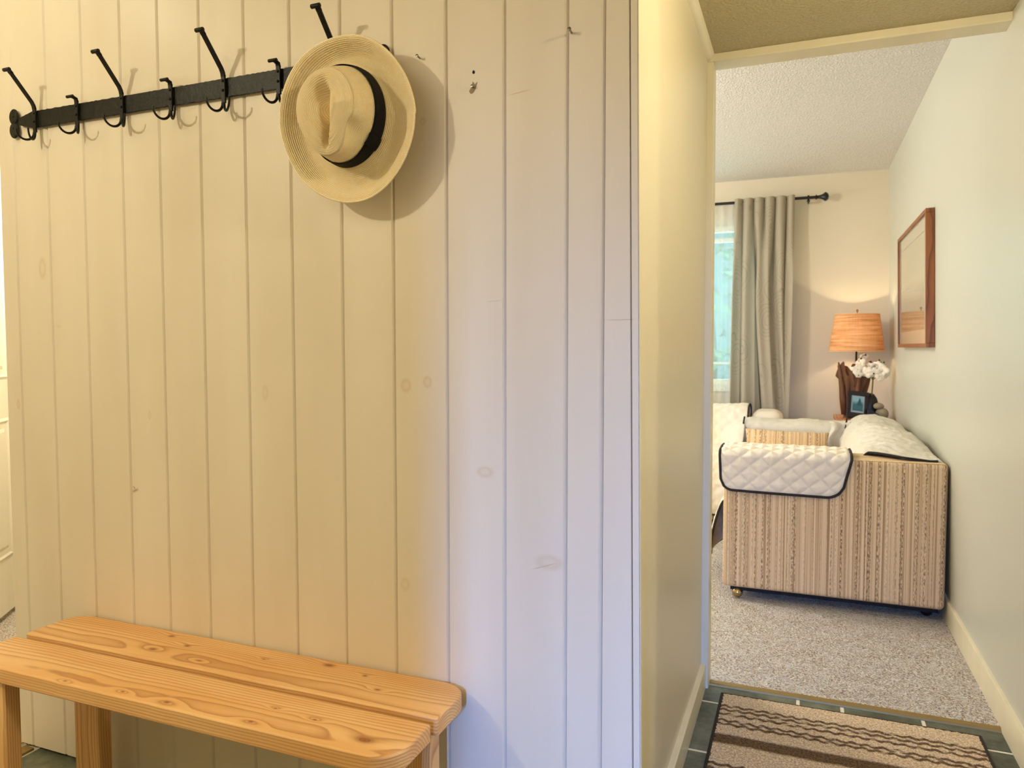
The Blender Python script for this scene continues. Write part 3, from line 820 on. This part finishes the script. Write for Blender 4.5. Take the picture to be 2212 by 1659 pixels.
binding(bp, cov, .005)
# far arm panel, bulging out at its front corner
def farcov(u, v):
    pts = smooth_prof([(5.085, .47), (5.08, .66), (5.105, .708), (5.20, .722), (5.30, .718), (5.352, .69), (5.358, .55)], 1)
    y_, z_ = polyat(pts, v)
    x_ = -.36+(.70)*u
    z_ += .004*math.sin(u*14)
    return Vector((x_, y_, z_))
quilt('arm_panel', 90, 60, farcov, (.62, .55), cov, M_quilt2, amp=.004)
def frontdrop(u, v):
    # apron that falls from the far arm front and bulges towards the room
    y_ = 4.72+.60*u
    pts = smooth_prof([(-.345, .715), (-.40, .69), (-.465, .62), (-.505, .54), (-.52, .42), (-.48, .22)], 1)
    x_, z_ = polyat(pts, v)
    k = sm(0, .75, u); x_ = -.35+(x_+.35)*(.55+.45*k); z_ = z_-(1-k)*.245*(1-v*.8)
    return Vector((x_, y_, z_))
quilt('front_panel', 60, 60, frontdrop, (.6, .6), cov, M_quilt2, amp=.003)
def skirt(u, v):
    y_ = 3.80+.95*u
    pts = [(-.30, .445), (-.350, .440), (-.372, .40), (-.40, .30), (-.415, .20), (-.40, .13)]
    e = min(1, u/.14); short = (1-math.sqrt(max(0, 1-(1-e)**2)))
    x_, z_ = polyat(smooth_prof(pts, 1), v*(1-.30*short))
    return Vector((x_-.03*math.sin(u*7)*v, y_-.02*v, z_))
quilt('front_panel', 80, 50, skirt, (.95, .38), cov, M_quilt, amp=.004)
binding([skirt(0, v/20) for v in range(4, 21)]+[skirt(u/40, 1) for u in range(1, 41)], cov, .006)
binding([Vector((-.352, 5.10, .685)), Vector((-.355, 5.092, .70)), Vector((-.352, 5.105, .725)), Vector((-.352, 5.13, .735))], cov, .006)
# bunched cloth in the corner between far arm and back
def bunch(u, v):
    x_ = .16+.14*u+.02*math.sin(v*9); z_ = .46+.265*v
    y_ = 5.06-.035*math.sin(u*PI*3)*(.4+.6*v)+.02*v
    return Vector((x_, y_, z_+.008*math.sin(u*9)))
quilt('corner_fold', 50, 40, bunch, (.2, .3), cov, M_quilt2, amp=.001, wr=.006)
binding([bunch(.45, .55), bunch(.5, .75), bunch(.62, .9), bunch(.75, 1.02)+Vector((0, .02, .012)), bunch(.80, 1.02)+Vector((0, .08, .014))], cov, .0055)

def cushion(name, c, sx, sy, sz, mat, rot, label, cat='cushion', par=None, uvs=True, p=.35):
    """pillow: superellipse outline pinched at the corners."""
    bm = B(); n = 40; M = Matrix.Rotation(rot[2], 4, 'Z') @ Matrix.Rotation(rot[1], 4, 'Y') @ Matrix.Rotation(rot[0], 4, 'X')
    L = bm.loops.layers.uv.new('UVMap'); S = []
    for side in (1, -1):
        g = []
        for j in range(n+1):
            row = []
            for i in range(n+1):
                a, b = -1+2*i/n, -1+2*j/n
                t = ((1-a*a)*(1-b*b))**p
                pin = 1-.05*(1-abs(b)**2)*abs(a)**3; pin2 = 1-.05*(1-abs(a)**2)*abs(b)**3
                row.append((a*pin*sx/2, side*t*sy/2, b*pin2*sz/2, a, b))
            g.append(row)
        vs = [[bm.verts.new(M @ Vector(q[:3])+Vector(c)) for q in row] for row in g]
        for j in range(n):
            for i in range(n):
                idx = ((j, i), (j, i+1), (j+1, i+1), (j+1, i)) if side < 0 else ((j, i), (j+1, i), (j+1, i+1), (j, i+1))
                f = bm.faces.new([vs[a][b] for a, b in idx])
                for lp, (a, b) in zip(f.loops, idx): lp[L].uv = (g[a][b][0], g[a][b][2])
    bmesh.ops.remove_doubles(bm, verts=bm.verts, dist=1e-4)
    o = ob(name, bm, mat, None, smooth=True, origin=c, angle=180)
    if label: tag(o, label, cat)
    return o
cushion('throw_pillow', (-.085, 4.93, .56), .50, .16, .235, M_stripe, (R(-14), R(1.5), R(2)), 'striped tan cushion standing inside the sofa against its far arm')

# second sofa under the window
s2 = empty('sofa', (-1.1, 5.4, 0), 'second sofa under the window, fully hidden by a cream quilted cover', 'sofa')
bm = B(); box(bm, -2.1, -.37, 4.93, 5.37, .06, .44); addbox_uv(bm); ob('seat_base', bm, M_stripe, s2, bev=.03, bseg=3)
bm = B(); box(bm, -2.1, -.34, 5.42, 5.71, .06, .75); addbox_uv(bm); ob('backrest', bm, M_stripe, s2, bev=.06, bseg=4)
bm = B(); box(bm, -.335, -.115, 5.372, 5.71, .06, .755); addbox_uv(bm); ob('armrest', bm, M_cush, s2, bev=.07, bseg=5)
for cx in (-2.0, -.45):
    for cy in (4.99, 5.62):
        bm = B(); box(bm, cx-.025, cx+.025, cy-.025, cy+.025, .006, .07); ob('leg', bm, M_black, s2)
cov2 = empty('sofa_cover', (-1.1, 5.3, .5), 'cream quilted cover with black edging on the second sofa below the window', 'sofa cover')
def bc2(u, v):
    pts = smooth_prof([(5.36, .50), (5.40, .62), (5.435, .70), (5.475, .765), (5.56, .790), (5.72, .785), (5.80, .74), (5.81, .55)], 1)
    y_, z_ = polyat(pts, v); return Vector((-2.1+1.755*u, y_-.08, z_+.004*math.sin(u*20)-.02*(1-u)))
quilt('back_panel', 150, 50, bc2, (1.755, .62), cov2, M_quilt, amp=.011)
binding([bc2(1, v/24) for v in range(2, 22)], cov2, .006)
def fc2(u, v):
    pts = smooth_prof([(5.38, .52), (5.10, .515), (4.99, .50), (4.965, .42), (4.955, .25), (4.955, .11)], 1)
    y_, z_ = polyat(pts, 1-v); return Vector((-2.1+1.74*u, y_-.07+.008*math.sin(u*30)*(1-v), z_))
quilt('seat_panel', 150, 60, fc2, (1.74, .8), cov2, M_quilt, amp=.011)
binding([fc2(u/40, 0) for u in range(0, 41)], cov2, .007)
bm = B(); box(bm, -2.1, -.40, 5.01, 5.05, .09, .14); 
bm.free()

# ------------------------------------------------------------------ curtains
rod = empty('curtain_rod', (-.9, 5.83, 2.294), 'black curtain rod with a flared finial above the window', 'curtain rod')
bm = B(); tube(bm, [(-2.2, 5.83, 2.294), (.085, 5.83, 2.294)], .0105, 14); ob('rod', bm, M_black, rod, smooth=True)
bm = B(); lathe(bm, [(.012, 0), (.017, .004), (.017, .010), (.011, .014), (.013, .030), (.019, .048), (.030, .062), (.0335, .066), (.031, .074), (.022, .086), (.0001, .092)], (.068, 5.83, 2.294), (1, 0, 0), 10); ob('finial', bm, M_black, rod, smooth=True)
for bx in (.022, -2.1):
    bm = B(); tube(bm, [(bx, 5.83, 2.272), (bx, 5.86, 2.268), (bx, 5.92, 2.27)], .006, 8); tube(bm, [(bx-.006, 5.83, 2.294), (bx+.006, 5.83, 2.294)], .018, 14)
    lathe(bm, [(.0001, -.012), (.009, -.008), (.011, 0), (.009, .008), (.0001, .012)], (bx, 5.826, 2.268), seg=12); ob('bracket', bm, M_black, rod, smooth=True)
def curtain(u, v):
    # v 0 top .. 1 bottom ; broad folds leaning to the right towards the floor
    z_ = 2.315-2.285*v
    xl = -.492-.025*v; xr = -.070-.03*v*v
    k = u
    lean = .10*sm(.25, .95, v)*math.sin(PI*u)
    x_ = xl+(xr-xl)*k+lean*(.9 if u > .35 else .4)
    nf = 5.5
    ph = u*nf*2*PI
    top = math.sin(ph)
    low = math.sin(u*4.2*2*PI+.9)*1.0+.45*math.sin(u*9*2*PI+1.0)
    bl = sm(.02, .35, v)
    amp = .024+.018*bl
    y_ = 5.800-amp*(top*(1-bl)+low*bl*.8)
    x_ += (-.010*math.cos(ph)*(1-bl)-.022*math.cos(u*4.2*2*PI+.9)*bl)*min(1, u*8, (1-u)*8)
    kf = sm(.04, .22, v)
    y_ += kf*(.040*math.exp(-((u-(.34+.16*v))/.035)**2)+.045*math.exp(-((u-(.66+.14*v))/.04)**2))-kf*.012*math.exp(-((u-(.50+.16*v))/.08)**2)
    y_ = min(y_, 5.885)
    return Vector((x_, y_, z_))
bm = B(); grid(bm, 200, 110, curtain, False, uv=lambda u, v: (u*1.05, v*2.285)); OPEN.append(bm)
o = ob('curtain', bm, M_curt, None, smooth=True, origin=(-.28, 5.79, 2.294), angle=180); tag(o, 'grey beige curtain with a faint scroll pattern hanging in folds beside the window', 'curtain')
def sheer(u, v):
    x_ = -2.0+1.56*u; z_ = 2.302-2.25*v
    return Vector((x_, 5.848+.010*math.sin(u*150)+.008*math.sin(u*61+2)*sm(0, .3, v), z_))
bm = B(); grid(bm, 420, 24, sheer); OPEN.append(bm)
o = ob('sheer_curtain', bm, M_sheer, None, smooth=True, origin=(-1.2, 5.848, 2.3), angle=180); tag(o, 'thin white sheer curtain covering the bright window behind the patterned curtain', 'curtain')

# ------------------------------------------------------------------ table, lamp, orchid, frame
tb = empty('side_table', (.39, 5.64, 0), 'light wooden side table in the corner behind the striped sofa', 'table')
def tpart(name, dims):
    bm = B(); box(bm, *dims); o = ob(name, bm, M_tablew, None, bev=.003); o.parent = tb; o.matrix_parent_inverse = Matrix.Translation(-Vector(tb.location))
tpart('tabletop', (.222, .568, 5.45, 5.86, .687, .712))
tpart('apron', (.245, .545, 5.475, 5.835, .60, .687))
for a in (.235, .520):
    for b in (5.465, 5.81): tpart('leg', (a, a+.035, b, b+.035, .006, .60))
LX, LY = .352, 5.65
lp = empty('table_lamp', (LX, LY, .712), 'lit table lamp with an orange burlap drum shade on a driftwood base', 'lamp')
bm = B(); nn = 64
SH = [(.178, 1.176), (.1775, 1.18), (.1435, 1.425), (.143, 1.43)]
grid(bm, 96, 16, lambda u, t: Vector((LX+(.178-.036*t)*math.cos(2*PI*u), LY+(.178-.036*t)*math.sin(2*PI*u), 1.175+.258*t)), True, uv=lambda u, t: (u*1.0, t*.258)); OPEN.append(bm)
o = ob('lamp_shade', bm, M_shade, lp, smooth=True, angle=180); so = o.modifiers.new('t', 'SOLIDIFY'); so.thickness = .0015
M_rim = Mat('shade_rim', rgb(236, 190, 140), .7)
for rr_, zz in ((.1785, 1.176), (.1425, 1.432)):
    bm = B(); tube(bm, [(LX+rr_*math.cos(2*PI*k/60), LY+rr_*math.sin(2*PI*k/60), zz) for k in range(61)], .0028, 6, False)
    ob('shade_rim', bm, M_rim, o, smooth=True, keep=False)
bm = B(); tube(bm, [(LX, LY, 1.40), (LX, LY, 1.44)], .003, 8)
for k in range(3):
    a = 2*PI*k/3+.4; tube(bm, [(LX, LY, 1.418), (LX+.1425*math.cos(a), LY+.1425*math.sin(a), 1.43)], .0018, 6)
lathe(bm, [(.004, 0), (.007, .003), (.003, .007), (.003, .012), (.0075, .018), (.0085, .023), (.004, .030), (.0001, .033)], (LX, LY, 1.436), seg=14)
M_brassd = Mat('finial_metal', rgb(150, 130, 92), .35, .8)
ob('lamp_finial', bm, M_brassd, lp, smooth=True)
bm = B(); tube(bm, [(LX, LY, .95), (LX, LY, 1.24)], .0065, 10); ob('pole', bm, M_iron, lp, smooth=True)
M_bulb = Mat('bulb', rgb(255, 244, 220)); M_bulb.b.inputs['Emission Color'].default_value = (1, .72, .38, 1); M_bulb.b.inputs['Emission Strength'].default_value = 14
bm = B(); lathe(bm, [(.010, -.03), (.014, -.01), (.026, .012), (.030, .03), (.026, .048), (.014, .058), (.0001, .061)], (LX, LY, 1.265), seg=20); ob('bulb', bm, M_bulb, lp, smooth=True)
for k in range(2): pass
l = lamp('table_lamp_light', 'POINT', (LX, LY, 1.300), 62, (1.0, .78, .50), .03)
# driftwood base: fluted flare with a tall spike on the left and broken tips
bm = B()
def drift(u, t):
    a = 2*PI*u
    z_ = .712+t*.34
    cx = .330+.012*math.sin(t*3); cy = 5.585
    rx0 = .050-.030*t*(1-t)*1.2+.055*t**1.6; ry0 = .045+.01*t
    fl = 1+.14*math.sin(a*5+t*4)+.09*math.sin(a*11-t*5)
    tip = .0
    if t > .75:
        k = (t-.75)/.25; tip = k*(.055*pnoise(math.cos(a)*3, math.sin(a)*3, 2)+.035*math.sin(a*7))
    x_ = cx+rx0*fl*math.cos(a); y_ = cy+ry0*fl*math.sin(a)
    # lean a little to the right
    return Vector((x_+.008*t, y_, z_+tip))
grid(bm, 90, 40, drift, True)
# hollow top closes inwards
rim_ = [v for v in bm.verts if False]
tube(bm, [(.290, 5.585, .74), (.272, 5.575, .85), (.262, 5.57, .93), (.248, 5.565, 1.02), (.236, 5.56, 1.10)], [.030, .026, .020, .014, .005], 10)
tube(bm, [(.33, 5.59, .80), (.315, 5.585, .95), (.305, 5.58, 1.06)], [.03, .026, .012], 9)
tube(bm, [(.36, 5.60, .80), (.39, 5.60, .95), (.412, 5.60, 1.035)], [.03, .026, .010], 9)
tube(bm, [(.345, 5.63, .80), (.35, 5.65, .95), (.352, 5.65, 1.03)], [.03, .022, .012], 9)
o = ob('driftwood_base', bm, M_drift, None, smooth=True, angle=180); o.parent = lp; o.matrix_parent_inverse = Matrix.Translation(-Vector(lp.location))

pf = bpy.data.objects.new('photo_frame', None); C.objects.link(pf); pf.location = (.352, 5.480, .722)
tag(pf, 'small dark tabletop photo frame with a teal lake picture leaning on the side table', 'picture frame')
pf.rotation_euler = (R(-14), R(7), R(14))
bm = B(); FWd, FHt = .135, .185
for (a, b, c_, d_) in ((-FWd/2, FWd/2, 0, .036), (-FWd/2, FWd/2, FHt-.030, FHt), (-FWd/2, -FWd/2+.024, .036, FHt-.030), (FWd/2-.024, FWd/2, .036, FHt-.030)): box(bm, a, b, -.009, .009, c_, d_)
ob('frame', bm, M_frame2, pf, bev=.0015, keep=True)
M_ph = Mat('lake_photo', rgb(60, 110, 120), .25); m = M_ph; x, y, z = m.co()
n = m.noise(m.comb(x*60, 0.0, z*90), 1, 3)
sky_ = step(z+n*.012, .098, .125); mount = step(absn(x-.012)*(-1.0)+(.135-z)*.35, -.006, 0.0)*step(z, .085, .09)
c = m.mix(sky_, rgb(50, 108, 118), rgb(140, 186, 204)); c = m.mix(sat(mount), c, rgb(44, 84, 104)); c = m.mix(step(.055+n*.01-z, 0.0, .01), c, rgb(40, 88, 92)); m.color(c)
bm = B(); box(bm, -.032, .036, -.0035, -.0025, .050, .143); ob('photo', bm, M_ph, pf, keep=True)
M_mt = Mat('silver_mount', rgb(168, 184, 196), .4); bm = B(); box(bm, -.0455, .0455, -.003+.001, .003, .034, .158); ob('mount', bm, M_mt, pf, keep=True)
bm = B(); box(bm, -.03, .03, .010, .013, .0, .14, Matrix.Rotation(R(-24), 4, 'X')); ob('easel_back', bm, M_black, pf, keep=True)

orc = empty('potted_orchid', (.455, 5.56, .712), 'white orchid blooming from a rounded black pot on the side table', 'plant')
bm = B(); lathe(bm, [(.030, 0), (.052, .012), (.060, .05), (.056, .10), (.046, .14), (.028, .168), (.010, .175)], (.438, 5.600, .712), seg=28); ob('pot', bm, M_black, orc, smooth=True)
bm = B(); tube(bm, [(.448, 5.575, .84), (.452, 5.57, .93), (.455, 5.57, 1.00), (.452, 5.565, 1.06)], .0042, 8)
tube(bm, [(.453, 5.57, .98), (.42, 5.55, 1.03), (.385, 5.54, 1.07), (.36, 5.53, 1.11)], .0025, 6)
tube(bm, [(.453, 5.57, .98), (.485, 5.55, 1.01), (.51, 5.54, 1.05), (.505, 5.53, 1.08)], .0025, 6); tube(bm, [(.36, 5.53, 1.11), (.385, 5.53, 1.145), (.40, 5.53, 1.15)], .0018, 6)
tube(bm, [(.505, 5.53, 1.08), (.50, 5.53, 1.10), (.485, 5.53, 1.115)], .0018, 6)
ob('stem', bm, M_stem, orc, smooth=True)
def blossom(c, s, rx, rz, tilt):
    e = bpy.data.objects.new('blossom', None); e.empty_display_size = .01
    bm = B(); M = Matrix.Translation(Vector(c)) @ Matrix.Rotation(rz, 4, 'Z') @ Matrix.Rotation(rx, 4, 'X') @ Matrix.Rotation(tilt, 4, 'Y')
    for k in range(5):
        a = 2*PI*k/5+PI/2; big = 1.15 if k in (1, 4) else .95
        rows = []
        for j in range(8):
            t = j/7; wd = .52*s*big*math.sin(PI*min(.97, t*.9+.06))**.7
            row = []
            for i in range(5):
                q = -1+i*.5
                row.append(bm.verts.new(M @ Vector((math.cos(a)*t*s*big-math.sin(a)*wd*q*.9, -.15*s*math.sin(t*PI)+.10*s*q*q+.12*s*t, math.sin(a)*t*s*big+math.cos(a)*wd*q*.9))))
            rows.append(row)
        for a_, b_ in zip(rows, rows[1:]):
            for i in range(4): bm.faces.new((a_[i], a_[i+1], b_[i+1], b_[i]))
    OPEN.append(bm)
    o = ob('blossom', bm, M_petal, orc, smooth=True, angle=180); so = o.modifiers.new('t', 'SOLIDIFY'); so.thickness = .0012
    bm = B(); lathe(bm, [(.0001, -s*.16), (s*.12, -s*.08), (s*.15, 0), (s*.10, s*.1), (.0001, s*.16)], M @ Vector((0, -.16*s, -.08*s)), (0, -1, 0), 10); ob('lip', bm, M_bud if random.random() < .45 else M_petal, o, smooth=True)
random.seed(3)
for (a, b, c_, s) in ((.350, 5.52, 1.055, .040), (.372, 5.53, 1.095, .034), (.415, 5.51, 1.035, .044), (.452, 5.50, 1.03, .040), (.395, 5.54, 1.135, .028), (.478, 5.53, 1.075, .036), (.505, 5.51, 1.045, .040), (.525, 5.53, 1.02, .030), (.495, 5.50, 1.00, .032), (.43, 5.53, 1.075, .026), (.36, 5.50, 1.015, .026)):
    blossom((a, b, c_), s, R(random.uniform(-25, 25)), R(random.uniform(-35, 35)), R(random.uniform(-20, 20)))
for (a, b, c_) in ((.402, 5.53, 1.150), (.375, 5.525, 1.125), (.486, 5.53, 1.115), (.448, 5.565, 1.065), (.515, 5.53, 1.10)):
    bm = B(); lathe(bm, [(.0001, -.007), (.005, -.003), (.006, .001), (.003, .006), (.0001, .009)], (a, b, c_), seg=8)
    ob('bud', bm, M_bud, orc, smooth=True)
st = empty('stone_figurine', (.505, 5.535, .712), 'small grey beige figurine of two rounded stones beside the black orchid pot', 'figurine')
def blob(name, c, r, sc3, par, mat):
    bm = B(); bmesh.ops.create_icosphere(bm, subdivisions=3, radius=r)
    for v in bm.verts: v.co = Vector((v.co.x*sc3[0], v.co.y*sc3[1], v.co.z*sc3[2]))+Vector(c)+Vector((1, 1, 1))*.002*pnoise(v.co.x*40, v.co.y*40, v.co.z*40)
    ob(name, bm, mat, par, smooth=True)
blob('lower_stone', (.512, 5.54, .752), .042, (1, 1, .95), st, M_stone); blob('upper_stone', (.490, 5.535, .803), .030, (1.15, 1, .78), st, M_stone)
bx_ = empty('black_box', (.48, 5.50, .712), 'low black box with a sloped top beside the photo frame', 'box')
bm = B(); prism(bm, [(.418, .7125), (.498, .7125), (.498, .738), (.45, .775), (.418, .785)], 1, 5.468, 5.498); ob('body', bm, M_black, bx_, bev=.003)

# ------------------------------------------------------------------ framed picture on the right wall
pw = bpy.data.objects.new('framed_picture', None); C.objects.link(pw); pw.location = (.5765, 4.51, 1.53); pw.rotation_euler = (0, R(-1.46), 0)
tag(pw, 'large framed picture with a walnut frame and reflecting glass on the right wall', 'picture')
hy, hz, fw = .55, .328, .020
bm = B()
box(bm, -.040, -.002, -hy, hy, hz-fw, hz); box(bm, -.040, -.002, -hy, hy, -hz, -hz+fw); box(bm, -.040, -.002, -hy, -hy+fw, -hz+fw, hz-fw); box(bm, -.040, -.002, hy-fw, hy, -hz+fw, hz-fw)
ob('frame', bm, M_walnut, pw, bev=.0015, keep=True)
M_pic = Mat('glazed_print', rgb(186, 180, 160), .6); m = M_pic
m.b.inputs['Coat Weight'].default_value = 1.0; m.b.inputs['Coat Roughness'].default_value = .015; m.b.inputs['Coat IOR'].default_value = 1.9
x, y, z = m.co()
ins = sat(step(.44-absn(y), 0, .003)*step(.235-absn(z), 0, .003)); rim2 = sat(step(.445-absn(y), 0, .002)*step(.24-absn(z), 0, .002))-ins
n = m.noise(m.comb(0.0, y*4, z*12), 1, 3)
c = m.mix(ins, rgb(176, 172, 150), m.mix(step(z+n*.06, -.06, .06), rgb(140, 128, 100), rgb(178, 170, 140))); c = m.mix(sat(rim2), c, rgb(120, 112, 90)); m.color(c)
bm = B(); box(bm, -.031, -.006, -hy+fw, hy-fw, -hz+fw, hz-fw); ob('glazed_print', bm, M_pic, pw, keep=True)

# ------------------------------------------------------------------ outside the window
tr_ = empty('tree', (-1.2, 9.5, -1.0), 'pale green leafy tree outside the window seen through the sheer curtain', 'tree')
bm = B(); tube(bm, [(-1.2, 9.5, -1.0), (-1.1, 9.5, 1), (-1.2, 9.5, 3)], [.16, .12, .05], 10); ob('trunk', bm, M_bark, tr_, smooth=True)
bm = B(); rnd = random.Random(5)
for i in range(2600):
    a = rnd.uniform(0, 2*PI); h = rnd.uniform(-1, 1); rr_ = rnd.uniform(.5, 1)**.4
    c0 = Vector((-1.0+2.2*rr_*math.cos(a)*math.sqrt(1-h*h), 9.5+1.4*rr_*math.sin(a)*math.sqrt(1-h*h), 1.6+1.9*rr_*h))
    if pnoise(c0.x*1.5, c0.y, c0.z*1.5) < -.08: continue
    s = rnd.uniform(.05, .11); d1 = Vector((rnd.gauss(0, 1), rnd.gauss(0, 1), rnd.gauss(0, 1))).normalized(); d2 = d1.orthogonal().normalized()
    vs = [bm.verts.new(c0+d1*s*p+d2*s*.5*q) for p, q in ((-1, 0), (0, -1), (1, 0), (0, 1))]; bm.faces.new(vs)
OPEN.append(bm)
o = ob('foliage', bm, M_foliage, tr_); o['kind'] = 'stuff'
d = lamp('garden_sun', 'SUN', (0, 0, 5), 2.2, (.85, 1, .95), .05); d.rotation_euler = (R(35), R(10), 0)
